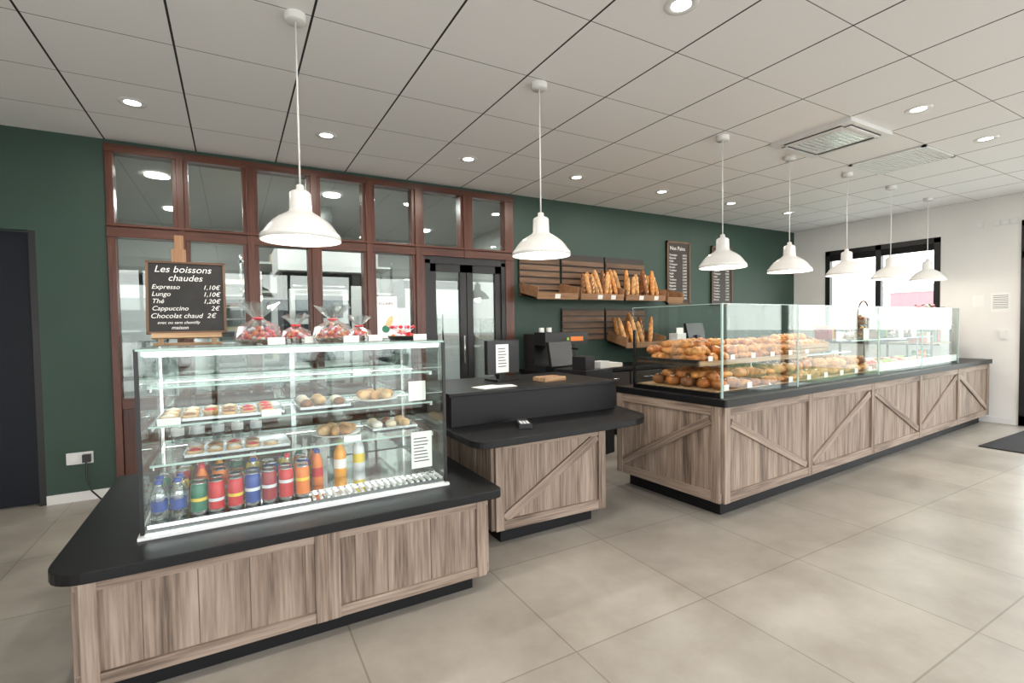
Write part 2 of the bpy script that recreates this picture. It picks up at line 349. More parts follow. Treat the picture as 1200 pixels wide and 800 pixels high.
b=B('ventilation_grille',T(5.473,2.25,H)); b.box(-.29,.29,-.29,.29,-.004,0,'case_white')
b.box(-.3,.3,-.3,-.27,-.015,0,'white_plastic');b.box(-.3,.3,.27,.3,-.015,0,'white_plastic');b.box(-.3,-.27,-.3,.3,-.015,0,'white_plastic');b.box(.27,.3,-.3,.3,-.015,0,'white_plastic')
for k in range(18): b.box(-.27,.27,-.262+k*.03,-.245+k*.03,-.013,-.003,'white_plastic')
b.done()
# ------------------------------------------------------------------ counters
def facade(b,x0,x1,z0,z1,stiles,M=I,braces=(),sw=.055,rw=.06):
    x=x0; 
    while x<x1-.001:
        w=min(random.choice([.14,.17,.2]),x1-x); b.box(x+.0003,x+w-.0003,-.004,.012,z0,z1,'barn_oak','z',M); x+=w
    b.box(x0,x1,-.02,.0,z1-rw,z1,'barn_oak','x',M); b.box(x0,x1,-.02,.0,z0,z0+rw,'barn_oak','x',M)
    for a in stiles: b.box(a-sw/2,a+sw/2,-.024,-.0,z0,z1,'barn_oak','z',M)
    for (a,za,c,zc) in braces:
        L=math.hypot(c-a,zc-za); an=math.degrees(math.atan2(zc-za,c-a))
        b.box(-L/2+.01,L/2-.01,-.019,0,-.028,.028,'barn_oak','x',M@T((a+c)/2,0,(za+zc)/2)@RY(-an))
b=B('drinks_counter')
b.box(-.47,1.04,2.17,3.36,.075,.46,'black_matte'); b.box(-.42,1.0,2.2,3.3,0,.075,'black_matte')
facade(b,-.48,1.05,.08,.46,[-.455,.29,.34,1.025],T(0,2.16,0),sw=.05,rw=.045)
facade(b,0,1.2,.08,.46,[.03,.6,1.17],T(-.48,3.36,0)@RZ(-90),rw=.045)
facade(b,0,1.2,.08,.46,[.03,.6,1.17],T(1.05,2.16,0)@RZ(90),rw=.045)
b.prism(rpoly([(-.57,2.10,.14),(1.13,2.10,.05),(1.13,3.42,0),(-.57,3.42,0)]),.46,.50,'black_top')
o_left=b.done(.003)
cx0,cx1,cy0,cy1=-.33,.92,2.31,3.03; zb,zt=.50,1.22
b=B('refrigerated_display_case')
b.box(cx0-.008,cx1+.008,cy0-.008,cy1+.008,zb,zb+.012,'case_white')
b.box(cx0+.01,cx1-.01,cy0+.01,cy1-.01,zb+.012,zb+.035,'chrome')
for k in range(21): b.box(.29+k*.03,.302+k*.03,cy0+.02,cy0+.11,zb+.035,zb+.04,'case_white')
b.box(cx0+.02,cx1-.02,cy0+.12,cy1-.03,zb+.035,zb+.045,'chrome'); b.box(cx0+.02,.28,cy0+.03,cy0+.12,zb+.035,zb+.045,'chrome')
for x in (cx0,cx1-.014): b.box(x,x+.014,cy0,cy0+.014,zb+.018,zt,'black_frame'); b.box(x,x+.014,cy1-.014,cy1,zb+.018,zt,'chrome')
b.box(cx0+.6,cx0+.625,cy1-.02,cy1,zb+.018,zt,'steel')
b.box(cx0,cx1,cy0,cy0+.006,zt,zt+.008,'glass_edge_highlight'); b.box(cx0,cx0+.006,cy0,cy1,zt,zt+.008,'glass_edge_highlight'); b.box(cx1-.006,cx1,cy0,cy1,zt,zt+.008,'glass_edge_highlight')
b.box(cx0,cx1,cy1-.05,cy1,zt,zt+.01,'steel'); b.box(cx0+.006,cx1-.006,cy0+.006,cy1-.05,zt,zt+.008,'glass')
b.box(cx0+.014,cx1-.014,cy0+.002,cy0+.008,zb+.018,zt,'glass'); b.box(cx0+.002,cx0+.008,cy0+.014,cy1-.014,zb+.018,zt,'glass'); b.box(cx1-.008,cx1-.002,cy0+.014,cy1-.014,zb+.018,zt,'glass')
b.box(cx0+.02,cx1-.02,cy1-.012,cy1-.006,zb+.018,zt,'win_glass')
b.box(cx0+.02,cx1-.02,cy0+.02,cy0+.04,zt-.02,zt-.002,'steel'); b.box(cx0+.03,cx1-.03,cy0+.022,cy0+.038,zt-.024,zt-.02,'led_case')
SH=(.74,.90,1.06)
for z in SH:
    y0=cy0+.14
    b.box(cx0+.02,cx1-.02,y0+.006,cy1-.04,z,z+.007,'glass'); b.box(cx0+.02,cx1-.02,y0,y0+.006,z,z+.008,'glass_edge_highlight'); b.box(cx0+.02,cx1-.02,cy1-.05,cy1-.045,z,z+.008,'glass_edge_highlight')
    b.box(cx0+.02,cx1-.02,cy1-.07,cy1-.05,z-.018,z-.002,'steel'); b.box(cx0+.03,cx1-.03,cy1-.068,cy1-.052,z-.022,z-.018,'led_case')
    for x in (cx0+.02,cx1-.035): b.box(x,x+.015,y0,cy1-.03,z-.012,z,'chrome')
o_case=b.done()
zd=zb+.045
def can(b,x,y,z,c,h=.14,r=.030):
    c2=random.choice(['white','yellow','blue']) if c not in('white','yellow') else random.choice(['blue','red'])
    b.lathe([(.0005,0),(r*.85,.001),(r,.008),(r,h*.12)],'steel' if c!='white' else 'can_blue',T(x,y,z),14)
    hh=random.uniform(.35,.6)
    b.lathe([(r,h*.12),(r,h*hh)],'can_'+c,T(x,y,z),14); b.lathe([(r*1.003,h*hh),(r*1.003,h*(hh+.1))],'can_'+c2,T(x,y,z),14); b.lathe([(r,h*(hh+.1)),(r,h*.9),(r*.82,h*.97)],'can_'+c,T(x,y,z),14); b.lathe([(r*.82,h*.97),(r*.86,h),(r*.75,h*.985),(.0005,h*.985)],'steel',T(x,y,z),14)
def bottle(b,x,y,z,m,cap,h=.185,r=.031,lab='paper'):
    b.lathe([(.0005,0),(r,.002),(r,h*.25)],m,T(x,y,z),16);b.lathe([(r*1.02,h*.25),(r*1.02,h*.5)],lab,T(x,y,z),16);b.lathe([(r,h*.5),(r,h*.62),(r*.8,h*.74),(r*.42,h*.86),(r*.4,h*.9)],m,T(x,y,z),16); b.lathe([(r*.48,h*.9),(r*.48,h),(.0005,h)],cap,T(x,y,z),16)
b=B('drink_cans')
cols=['white','white','green','red','red','blue','darkred','red','orange','red']
for k,c in enumerate(cols):
    if k<9: 
        for j in range(2):
            X=-.275+k*.066+rnd(.003); Y=cy0+.07+j*.066
            if k<2: bottle(b,X,Y,zd,'clear_film','can_blue',h=.16,r=.029,lab='can_white' if j else 'can_blue')
            else: can(b,X,Y,zd,c if random.random()<.85 else 'orange',h=.14 if k>4 else .13)
    for j in range(3):
        x=-.275+k*.068+rnd(.004); y=cy0+.21+j*.07
        r=random.random()
        if r<.6: can(b,x,y,zd,random.choice(['red','orange','blue','white','yellow','green','darkred']),h=random.choice([.12,.14]),r=.029)
        else: bottle(b,x,y,zd,random.choice(['can_orange','can_red','can_juice','clear_film','can_green']),random.choice(['can_white','can_red','can_blue']),h=.17,r=.026,lab=random.choice(['paper','can_yellow','can_red']))
b.done()
b=B('juice_bottle'); bottle(b,.455,2.60,zd,'can_juice','can_lime'); b.done()
b=B('milk_bottle'); bottle(b,.56,2.66,zd,'can_white','can_white',lab='can_yellow'); bottle(b,.40,2.86,zd,'can_white','can_green',h=.17); b.done()
b=B('water_bottle')
for k in range(5): bottle(b,-.25+k*.085,2.90,.748,'clear_film','can_blue',h=.145,r=.027,lab=random.choice(['can_white','paper']))
b.done()
b=B('pastry_tray')
def tray(x0,x1,y0,y1,z,kind):
    b.box(x0,x1,y0,y1,z,z+.006,'steel'); b.box(x0,x1,y0,y0+.004,z,z+.018,'steel'); b.box(x0,x1,y1-.004,y1,z,z+.018,'steel'); b.box(x0,x0+.004,y0,y1,z,z+.018,'steel'); b.box(x1-.004,x1,y0,y1,z,z+.018,'steel')
    nx=int((x1-x0)/.075); ny=int((y1-y0)/.1)
    for i in range(nx):
        for j in range(ny):
            if random.random()<.12: continue
            M=T(x0+.04+i*.075,y0+.055+j*.1,z+.006)
            if kind=='tart': b.lathe([(.0005,0),(.026,0),(.033,.018),(.030,.02),(.026,.016)],'bread_pale',M,12); b.lathe([(.027,.016),(.02,.024),(.0005,.03)],random.choice(['cream','sugar','cand_red','bread_dark']),M,12)
            else: b.ell(.03,.042,.022,random.choice(['cream','bread_pale','sugar','bread_dark']),M@T(0,0,.02),10,6)
tray(.26,.50,2.5,2.82,.908,'ecl'); tray(-.29,.2,2.48,2.8,.908,'tart'); tray(.62,.87,2.6,2.88,.748,'ecl'); tray(-.2,.22,2.5,2.75,.748,'tart')
b.done()
b=B('sandwich_plate')
for cx_,cy_,cz_ in ((.66,2.68,.908),(.45,2.66,.748)):
    b.lathe([(.0005,0),(.08,0),(.12,.012),(.12,.016),(.08,.005),(.0005,.005)],'white_enamel',T(cx_,cy_,cz_),28)
    for k in range(7):
        a=k*51; b.ell(.05,.024,.026,random.choice(['bread_pale','cream','bread']),T(cx_,cy_,cz_+.03)@RZ(a)@T(.055,0,0),10,6)
b.done()
b=B('price_sign'); 
b.box(.745,.85,2.335,2.337,.60,.78,'paper'); b.box(.77,.86,2.44,2.442,.92,1.02,'paper')
b.box(-.28,-.20,2.448,2.449,.908,.938,'paper'); b.box(.10,.18,2.448,2.449,.908,.938,'paper'); b.box(.5,.58,2.448,2.449,1.068,1.098,'paper'); b.box(.45,.53,2.448,2.449,.748,.778,'paper')
for k in range(8): b.box(.757,.835-random.uniform(0,.03),2.3345,2.335,.745-k*.016,.750-k*.016,'ink')
o=b.done(); o.parent=o_case
zt2=zt+.009
b=B('chalkboard_menu'); b.M=T(-.175,2.62,zt2+.003)@RX(-8)
b.box(-.145,.145,-.012,0,.055,.37,'chalk_board'); 
for a in((-.15,-.14),(.14,.15)): b.box(a[0],a[1],-.016,.004,.05,.375,'rack_wood','z')
b.box(-.15,.15,-.016,.004,.05,.06,'rack_wood'); b.box(-.15,.15,-.016,.004,.365,.375,'rack_wood')
b.box(-.13,.13,-.035,.015,.03,.05,'oak_light'); b.box(-.11,-.09,-.01,.012,.001,.05,'oak_light','z'); b.box(.09,.11,-.01,.012,.001,.05,'oak_light','z'); b.box(-.13,.13,.0,.012,.0,.012,'oak_light')
b.box(-.045,-.01,.002,.016,.03,.50,'rack_tan','z'); b.box(-.055,0,-.02,.002,.37,.43,'rack_tan','z')
b.box(-.04,-.02,0,.012,0,.3,'rack_wood','z',M=T(0,.11,0)@RX(20)@T(0,0,.03))
ob=b.done()
TM=T(-.175,2.62,zt2+.003)@RX(-8)@T(0,-.0125,0)@RX(90)
for i,(s,sz,x,z) in enumerate([('Les boissons',.042,-.12,.325),('chaudes',.04,-.07,.287),('Expresso',.028,-.13,.25),('1,10€',.028,.06,.25),('Lungo',.028,-.13,.218),('1,10€',.028,.06,.218),('Thé',.028,-.13,.186),('1,20€',.028,.06,.186),('Cappuccino',.028,-.13,.154),('2€',.028,.09,.154),('Chocolat chaud  2€',.03,-.135,.12),('avec ou sans chantilly',.018,-.11,.094),('maison',.022,-.06,.07)]):
    text('menu_text',s,sz,TM@T(x,z,.0005),'chalk',ob,shear=.25)
def candy_bag(x,y,w,h,film=True):
    b=B('candy_basket',T(x,y,zt2))
    b.lathe([(.0005,0),(w*.42,0),(w*.5,.02),(w*.5,.024),(w*.40,.006)],'wicker' if film else 'black_plastic',seg=20)
    for k in range(80 if film else 46):
        a=random.uniform(0,6.28); r=w*.42*random.random()**.5; z=.015+random.random()*(h*.5)*(1-r/w*1.6)
        b.ell(.013,.01,.01,random.choice(['cand_red','cand_or','cand_pink','cand_red','can_white','can_orange']),T(r*math.cos(a),r*math.sin(a),z)@RZ(random.uniform(0,180))@RX(random.uniform(0,90)),8,5)
    if not film:
        for k in range(22):
            a=random.uniform(0,6.28); b.tube([(0,0,.03),(w*.4*math.cos(a),w*.4*math.sin(a),.06+random.random()*.02)],.0015,'can_white',seg=5); b.ell(.009,.009,.009,random.choice(['cand_red','cand_pink']),T(w*.4*math.cos(a),w*.4*math.sin(a),.07),8,5)
    if film:
        seg=30; vs=[];fs=[]
        prof=[(w*.52,.0),(w*.55,.03),(w*.42,h*.45),(w*.14,h*.62),(w*.11,h*.68),(w*.28,h*.85),(w*.46,h*.98)]
        n=len(prof)
        for j in range(seg):
            for i,(r,z) in enumerate(prof):
                a=2*math.pi*j/seg; q=r*(1+(.22 if i>1 else .06)*(1 if j%2 else -1)); vs.append((q*math.cos(a),q*math.sin(a),z+(.02*random.random() if i==n-1 else 0)))
        for j in range(seg):
            k=(j+1)%seg
            for i in range(n-1): fs.append((j*n+i,k*n+i,k*n+i+1,j*n+i+1))
        b.raw(vs,fs,'clear_film'); b.tube([(.02*math.cos(t),.02*math.sin(t),h*.65) for t in [k*.7 for k in range(10)]],.004,'cand_red')
    b.box(.03,.1,-w*.5-.02,-w*.5-.018,0,.032,'paper') ; b.done()
candy_bag(.10,2.50,.17,.18); candy_bag(.265,2.60,.12,.13); candy_bag(.42,2.50,.16,.17); candy_bag(.57,2.62,.11,.12); candy_bag(.78,2.56,.15,.07,False)
b=B('leaflet_stand',T(.77,2.80,zt2)@RZ(-12)@RX(-8)); b.box(-.055,.055,-.003,.0,.01,.25,'paper'); b.box(-.06,.06,-.03,.02,0.004,.014,'white_plastic')
b.ell(.016,.0015,.04,'bread_pale',T(.01,-.0035,.10)@RY(25)); b.ell(.022,.0015,.022,'can_green',T(-.01,-.0035,.06)); o=b.done()
text('leaflet_text','ECLAIRS',.022,T(.77,2.80,zt2)@RZ(-12)@RX(-8)@T(-.048,-.004,.2)@RX(90),'ink',o)
# middle counter
b=B('checkout_counter')
facade(b,0,.79,.10,.64,[.025,.765],T(1.30,2.53,0)@RZ(-2),braces=[(.05,.16,.74,.58)])
facade(b,0,.95,.10,.64,[.025,.925],T(1.30,3.48,0)@RZ(-90))
facade(b,0,.95,.10,.64,[.025,.925],T(2.09,2.51,0)@RZ(90))
b.box(1.31,2.08,2.55,3.48,.10,.64,'black_matte'); b.box(1.36,2.05,2.58,3.45,0,.10,'black_matte')
b.prism(rpoly([(1.10,2.33,.12),(2.42,2.37,.22),(2.52,2.8,0),(2.50,3.55,0),(1.10,3.55,0)]),.64,.68,'black_top')
b.prism([(1.14,2.78),(2.42,2.76),(2.42,3.52),(1.14,3.52)],.68,.87,'black_top')
b.prism([(1.12,2.76),(2.44,2.74),(2.44,3.54),(1.12,3.54)],.87,.89,'black_top')
b.done(.003)
b=B('customer_display',T(1.75,3.25,.89)@RZ(10)); b.box(-.15,.15,-.02,.02,.05,.30,'black_plastic'); b.box(-.03,.03,.0,.04,.01,.1,'black_plastic'); b.box(-.1,.1,-.07,.09,0,.012,'black_plastic'); b.box(-.075,.045,-.023,-.021,.06,.27,'paper')
for k in range(7): b.box(-.055,.025-random.uniform(0,.02),-.0245,-.023,.235-k*.022,.241-k*.022,'ink')
b.done(.002)
b=B('wooden_money_tray',T(2.02,3.02,.89)@RZ(6)); b.box(-.1,.1,-.07,.07,0,.008,'oak_light'); b.box(-.1,.1,-.07,-.06,0,.03,'oak_light'); b.box(-.1,.1,.06,.07,0,.03,'oak_light'); b.box(-.1,-.09,-.07,.07,0,.03,'oak_light'); b.box(.09,.1,-.07,.07,0,.03,'oak_light'); b.box(-.09,.09,-.06,.06,.008,.024,'rack_tan'); b.done()
b=B('paper_pad',T(1.5,2.93,.89)); b.box(-.12,.06,-.07,.07,0,.004,'paper',M=RZ(12)); b.box(.02,.16,-.05,.05,.0,.003,'paper',M=RZ(-8)); b.done()
b=B('card_terminal',T(1.53,2.58,.681)@RZ(-20)); b.box(-.04,.04,-.08,.08,0,.03,'black_plastic'); b.box(-.03,.03,.02,.065,.03,.032,'steel')
for i in range(3):
    for j in range(4): b.box(-.028+i*.02,-.014+i*.02,-.07+j*.02,-.058+j*.02,.03,.033,'case_white')
b.tube([(0,.08,.015),(.02,.13,.01),(-.06,.14,.01),(-.12,.10,.01)],.004,'black_plastic'); b.done(.002)
# long counter
ML=T(2.73,2.06,0)@RZ(3.2); LL=5.42; DP=.98
b=B('bakery_counter',ML)
facade(b,.03,LL,.11,.75,[.06,1.12,2.2,3.28,4.36,LL-.03],T(0,.05,0),
  braces=[(.1,.64,1.08,.2),(1.16,.2,2.16,.66),(2.24,.66,3.24,.2),(3.32,.2,4.32,.66),(4.4,.66,LL-.06,.2)],sw=.06,rw=.065)
facade(b,.0,DP-.05,.11,.75,[.03,DP-.085],T(.03,DP,0)@RZ(-90),braces=[(.05,.2,.86,.66)],sw=.06,rw=.065)
b.box(.05,LL-.01,.07,DP,.1,.75,'black_matte'); b.box(.1,LL-.03,.11,DP-.05,0,.1,'black_matte')
b.prism(rpoly([(0,0,.02),(LL,0,0),(LL,DP,0),(0,DP,0)]),.75,.80,'black_top')
b.done(.003)
gx0,gx1,gy0,gy1,gz=.05,4.45,.06,.84,1.42
b=B('bakery_display_case',ML)
b.box(gx0,gx1,gy0+.02,gy1,.80,.83,'black_top'); b.box(gx0+.03,2.35,gy0+.06,gy1-.03,.83,.838,'oak_light'); b.box(2.4,gx1-.03,gy0+.06,gy1-.03,.83,.836,'case_white')
segs=[gx0,1.0,2.4,3.4,gx1]
for i in range(4):
    a,c=segs[i]+.004,segs[i+1]-.004
    b.box(a,c,gy0,gy0+.008,.80,gz,'glass'); b.box(a,c,gy0-.001,gy0+.009,gz,gz+.004,'glass_edge_highlight'); b.box(c-.001,c+.004,gy0-.001,gy0+.009,.80,gz+.004,'glass_edge_highlight')
    if i<3: b.box(c,c+.008,gy0+.01,gy1-.2,1.05,gz-.05,'glass')
b.box(gx0,gx0+.008,gy0+.01,gy1,.80,gz,'glass'); b.box(gx0,gx0+.008,gy0,gy1,gz,gz+.004,'glass_edge_highlight'); b.box(gx0-.002,gx0+.01,gy0-.002,gy0+.009,.8,gz+.004,'glass_edge_highlight')
b.box(gx1-.008,gx1,gy0+.01,gy1,.80,gz,'glass'); b.box(gx1-.008,gx1,gy0,gy1,gz,gz+.004,'glass_edge_highlight')
for x in (gx0,1.0,2.4,3.4,gx1-.02): b.box(x,x+.018,gy1-.02,gy1,.80,1.25 if x<.1 else 1.10,'black_frame')
b.box(gx0+.01,1.5,.26,.80,1.0,1.018,'oak_light'); b.box(gx0+.01,1.5,.245,.26,.995,1.03,'oak_light'); b.box(gx0+.01,gx0+.03,.245,.8,.995,1.04,'black_frame')
b.box(1.5,2.4,.3,.8,1.0,1.008,'glass'); b.box(1.5,2.4,.294,.3,.998,1.01,'glass_edge_highlight')
b.box(2.42,gx1-.02,.3,.8,1.10,1.108,'glass'); b.box(2.42,gx1-.02,.294,.3,1.098,1.11,'glass_edge_highlight')
for x in (.7,1.48,2.0,2.9,3.9): b.box(x,x+.012,.26,.272,.83,1.0 if x<2.4 else 1.1,'steel'); b.box(x,x+.012,.78,.79,.83,1.0 if x<2.4 else 1.1,'steel')
b.box(2.42,gx1-.02,gy0+.012,gy0+.03,.83,.90,'case_white')
ocase2=b.done()
def croissant(b,M,m='croissant',s=1):
    n=17; path=[];rad=[]
    for i in range(n):
        t=i/(n-1); a=math.radians(-80+160*t); R=.05*s
        path.append((R*math.sin(a)*1.15,-R*math.cos(a)+R*.6,.026*s)); rad.append(s*(.008+.026*math.sin(math.pi*t)**.9)*(1.0 if (i//2)%2 else .84))
    b.tube(path,rad,m,M,10,.95)
def painchoc(b,M):
    b.tube([(-.048,0,.026),(-.046,0,.026),(-.024,0,.028),(0,0,.027),(.024,0,.028),(.046,0,.026),(.048,0,.026)],[.02,.034,.04,.037,.04,.034,.02],random.choice(['croissant','brioche']),M,9,.68)
    for y in (-.013,.013): b.cyl(.006,-.052,.052,'bread_dark',M@T(0,y,.026)@RY(90),6)
def swirl(b,M):
    b.tube([((.010+.0075*t)*math.cos(t*.9),(.010+.0075*t)*math.sin(t*.9),.03) for t in range(7)],.012,'brioche',M,7)
    b.ell(.056,.054,.024,'croissant',M@T(0,0,.022),12,6)
def bun(b,M,m):
    b.ell(.056,.052,.042,m,M@T(0,0,.038),14,9)
    for q in range(7): b.ell(.006,.006,.005,'sugar',M@T(rnd(.03),rnd(.03),.074),6,4)
b=B('croissants',ML)
for z,ny in ((1.018,4),(1.065,4),(1.11,2)):
    for i in range(11):
        for j in range(ny):
            if random.random()<(.04 if z<1.1 else .35): continue
            M=T(.14+i*.125+rnd(.012),.33+(4-ny)*.05+j*.12+rnd(.01),z)@RZ(rnd(180))@RX(rnd(14))
            if i<5: croissant(b,M,random.choice(['croissant','croissant','brioche']),s=1.2)
            elif i<7: painchoc(b,M@RZ(0))
            elif i<9: croissant(b,M,'croissant',s=1.1)
            else: swirl(b,M)
b.done()
b=B('brioche_loaves',ML)
def loaf(b,M,l=.16,w=.05,h=.04,m='bread',cuts=3):
    n=11; P=[];R=[]
    for i in range(n):
        t=i/(n-1); P.append((-l/2+l*t,0,h*.9)); R.append(max(.004,w*math.sin(math.pi*(.06+.88*t))**.5))
    b.tube(P,R,m,M,10,h/w)
    for k in range(cuts):
        x=-l*.3+l*.6*k/max(1,cuts-1); b.ell(.022,.006,.006,'cream' if m=='bread' else 'bread_pale',M@T(x,0,h*1.85)@RZ(35),8,5)
for z,ny in ((.838,5),(.90,4)):
    for i in range(10):
        for j in range(ny):
            M=T(.17+i*.135+rnd(.012),.16+(5-ny)*.05+j*.13+rnd(.01),z)@RZ(rnd(180))@RX(rnd(8))
            kind=(i//2+(0 if z<.85 else 1))%5
            if kind==0: bun(b,M,random.choice(['brioche','bread_dark']))
            elif kind==1: painchoc(b,M)
            elif kind==2: croissant(b,M,'brioche',1.25)
            elif kind==3: swirl(b,M)
            else: loaf(b,M,.12,.046,.036,'bread',2)
b.done()
b=B('bread_loaves',ML)
for z in (.838,.90):
    for i in range(6):
        for j in range(3):
            M=T(1.60+i*.135+rnd(.015),.2+j*.2+rnd(.015),z)
            if (i+j)%3==0: b.ell(.07,.068,.045,random.choice(['bread','bread_dark']),M@T(0,0,.04),14,8); b.ell(.03,.006,.004,'cream',M@T(0,0,.083)@RZ(30),8,5)
            else: loaf(b,M@RZ(90+rnd(15)),.16,.055,.04,random.choice(['bread','bread_dark','croissant','bread_pale']),3)
b.done()
b=B('bread_crate',ML)
cM=T(1.86,.55,1.05)@RX(14)
b.box(-.3,.3,-.16,.16,0,.012,'oak_light',M=cM)
for y in (-.16,.15):
    for z in (.0,.045): b.box(-.3,.3,y,y+.01,z,z+.035,'oak_light',M=cM)
for x in (-.3,.29): b.box(x,x+.01,-.16,.16,0,.09,'oak_light',M=cM)
for i in range(5):
    for j in range(2): bun(b,cM@T(-.22+i*.11,-.07+j*.14,.02+.02*j),random.choice(['brioche','croissant','bread']))
b.done()
b=B('cake_selection',ML)
for i in range(14):
    for j in range(3):
        M=T(2.55+i*.13,.2+j*.17,.836)
        b.lathe([(.0005,0),(.035,0),(.042,.02),(.036,.022)],'bread',M,12); b.lathe([(.037,.02),(.03,.035),(.0005,.042)],random.choice(['cream','cand_red','brioche','bread_dark','can_lime','cream']),M,12)
b.done()
b=B('bagged_biscuits',ML)
for i in range(11):
    x=2.52+i*.17
    if 3.02<x<3.45: continue
    y=.42+rnd(.04); h=random.uniform(.14,.2); M=T(x,y,1.108)@RZ(rnd(25))
    b.lathe([(.0005,.002),(.045,.002),(.052,.04),(.048,h*.7),(.012,h*.82),(.03,h)],'clear_film',M@S(1,.7,1),12)
    for k in range(12): b.ell(.026,.02,.012,random.choice(['bread_dark','bread','croissant','brioche']),M@T(rnd(.02),rnd(.01),.015+k*.009),8,5)
    b.tube([(.014*math.cos(t*.7),.011*math.sin(t*.7),h*.82) for t in range(10)],.004,random.choice(['cand_red','can_green','can_yellow']),M)
b.done()
b=B('gift_box',ML)
for x,y,w,h,c in ((2.75,.68,.16,.14,'can_darkred'),(3.7,.68,.2,.12,'cream'),(4.05,.68,.14,.18,'can_green'),(4.28,.66,.12,.1,'cand_pink')):
    b.box(x-w/2,x+w/2,y-.07,y+.07,1.108,1.108+h,c); b.box(x-.008,x+.008,y-.072,y+.072,1.108,1.11+h,'can_yellow')
b.done()
b=B('price_tags',ML)
for i in range(0,11,2):
    x=.15+i*.13; b.box(x,x+.05,.234,.236,1.03,1.065,'paper')
for i in range(0,17,2):
    x=.13+i*.135; b.box(x,x+.055,.10,.102,.838,.878,'paper')
for i in range(9): b.box(2.5+i*.2,2.56+i*.2,.105,.107,.836,.88,'paper')
for x in (2.75,3.6,3.95): b.box(x,x+.12,.33,.332,1.108,1.22,'paper')
o=b.done(); o.parent=ocase2
b=B('wicker_gift_basket',ML@T(3.22,.52,1.108)) 
b.box(-.12,.12,-.1,.1,0,.08,'rack_wood')
bM=T(0,0,.08)
b.lathe([(.0005,0),(.11,0),(.14,.06),(.155,.12),(.15,.12),(.11,.01)],'wicker',bM,seg=20)
b.tube([(.15*math.cos(t),0,.12+.2*math.sin(t)) for t in [k*math.pi/12 for k in range(13)]],.009,'wicker',bM)
for k in range(18): b.ell(.038,.03,.03,random.choice(['cream','can_white','can_lime','bread','cand_pink','bread_dark']),bM@T(rnd(.09),rnd(.09),.13+rnd(.02)),8,6)
b.done()
b=B('display_stand',ML); 
for x in (4.62,5.24):
    for y in (.35,.8): b.box(x,x+.02,y,y+.02,.80,1.22,'black_frame')
b.box(4.6,5.28,.33,.84,1.22,1.245,'white_plastic'); b.box(4.62,5.26,.35,.82,1.0,1.015,'oak_light'); 
for k in range(5): b.box(4.66+k*.12,4.75+k*.12,.45,.6,1.015,1.015+random.uniform(.08,.17),random.choice(['can_white','cream','can_red','can_green','bread_dark']))
for k in range(4): can(b,4.7+k*.14,.55,.80,random.choice(['red','orange','green']),h=.12)
b.done()
b=B('potted_flowers',ML@T(4.95,.5,1.245)); b.lathe([(.0005,0),(.05,0),(.07,.09),(.066,.09),(.06,.08),(.0005,.08)],'can_white',seg=20)
for k in range(60):
    a=random.uniform(0,6.28); r=random.random()*.15; z=.11+random.random()*.13
    b.tube([(0,0,.08),(r*.5*math.cos(a),r*.5*math.sin(a),z*.7),(r*math.cos(a),r*math.sin(a),z)],.0025,'leaf',seg=5)
    if k%3: b.ell(.034,.014,.005,'leaf',T(r*math.cos(a),r*math.sin(a),z)@RZ(random.uniform(0,360))@RY(rnd(50)),8,5)
    else: b.ell(.018,.018,.014,random.choice(['cand_pink','can_white','cand_red']),T(r*math.cos(a),r*math.sin(a),z),8,5)
b.done()
# ------------------------------------------------------------------ back counter + racks
b=B('back_work_counter'); b.box(2.85,7.6,4.32,D-.02,.76,.80,'black_top'); b.box(2.88,7.57,4.36,D-.02,.08,.76,'black_matte'); b.box(2.92,7.5,4.42,D-.03,0,.08,'black_matte')
for k in range(8): b.box(2.9+k*.58,3.46+k*.58,4.345,4.36,.1,.74,'board_brown'); b.box(3.08+k*.58,3.28+k*.58,4.325,4.34,.66,.675,'steel')
b.done(.003)
b=B('bread_wall_rack')
cols_=[(2.87,3.42),(3.46,4.10),(4.14,4.80)]
def slats(x0,x1,z0,z1):
    b.box(x0,x1,D-.022,D-.003,z0,z1,'board_brown')
    n=int((z1-z0)/.075)
    for k in range(n): b.box(x0,x1,D-.04,D-.022,z0+.012+k*.075,z0+.068+k*.075,'rack_wood')
def bin_(x0,x1,z,front='rack_tan'):
    M=T(0,D-.04,z)@RX(12)
    b.box(x0,x1,-.36,0,0,.015,'rack_tan',M=M); b.box(x0,x1,-.37,-.355,0,.07,front,M=M); b.box(x0,x0+.014,-.36,0,0,.13,'rack_tan',M=M); b.box(x1-.014,x1,-.36,0,0,.13,'rack_tan',M=M)
    return M
for x0,x1 in cols_: slats(x0,x1,1.63,2.15)
for x0,x1 in cols_[1:]: slats(x0,x1,1.10,1.50)
bm=[bin_(x0,x1,1.66) for x0,x1 in cols_]; b4=bin_(4.84,5.12,1.64)
bm2=bin_(*cols_[2],1.08); b.done()
def baguettes(M,x0,x1,n,l,j_=2):
    b=B('baguettes')
    for i in range(n):
        x=x0+.07+(x1-x0-.14)*i/(n-1)+rnd(.02)
        for j in range(j_):
            if random.random()<.1: continue
            yb=-.30+j*.12; L=l*random.uniform(.8,1.15)
            MM=M@T(x,yb,.03)@RX(-22+rnd(5))@RY(rnd(14))
            k=9; b.tube([(0,0,L*t/(k-1)) for t in range(k)],[.030*max(.3,math.sin(math.pi*(.07+.86*t/(k-1)))**.4) for t in range(k)],random.choice(['bread','bread','croissant','bread_dark']),MM,8)
            for q in range(4): b.ell(.010,.004,.022,'bread_pale',MM@T(0,-.028,L*(.2+.2*q))@RY(25),6,5)
    b.done()
baguettes(bm[1],cols_[1][0]+.1,cols_[1][1],7,.30); baguettes(bm[2],*cols_[2],7,.30); baguettes(bm2,4.14,4.65,5,.34)
b=B('price_labels'); 
for M,x in ((bm[1],3.7),(bm[1],3.9),(bm[2],4.35),(bm[2],4.6),(bm[0],3.1)): b.box(x,x+.07,-.374,-.371,.01,.06,'paper',M=M)
b.done()
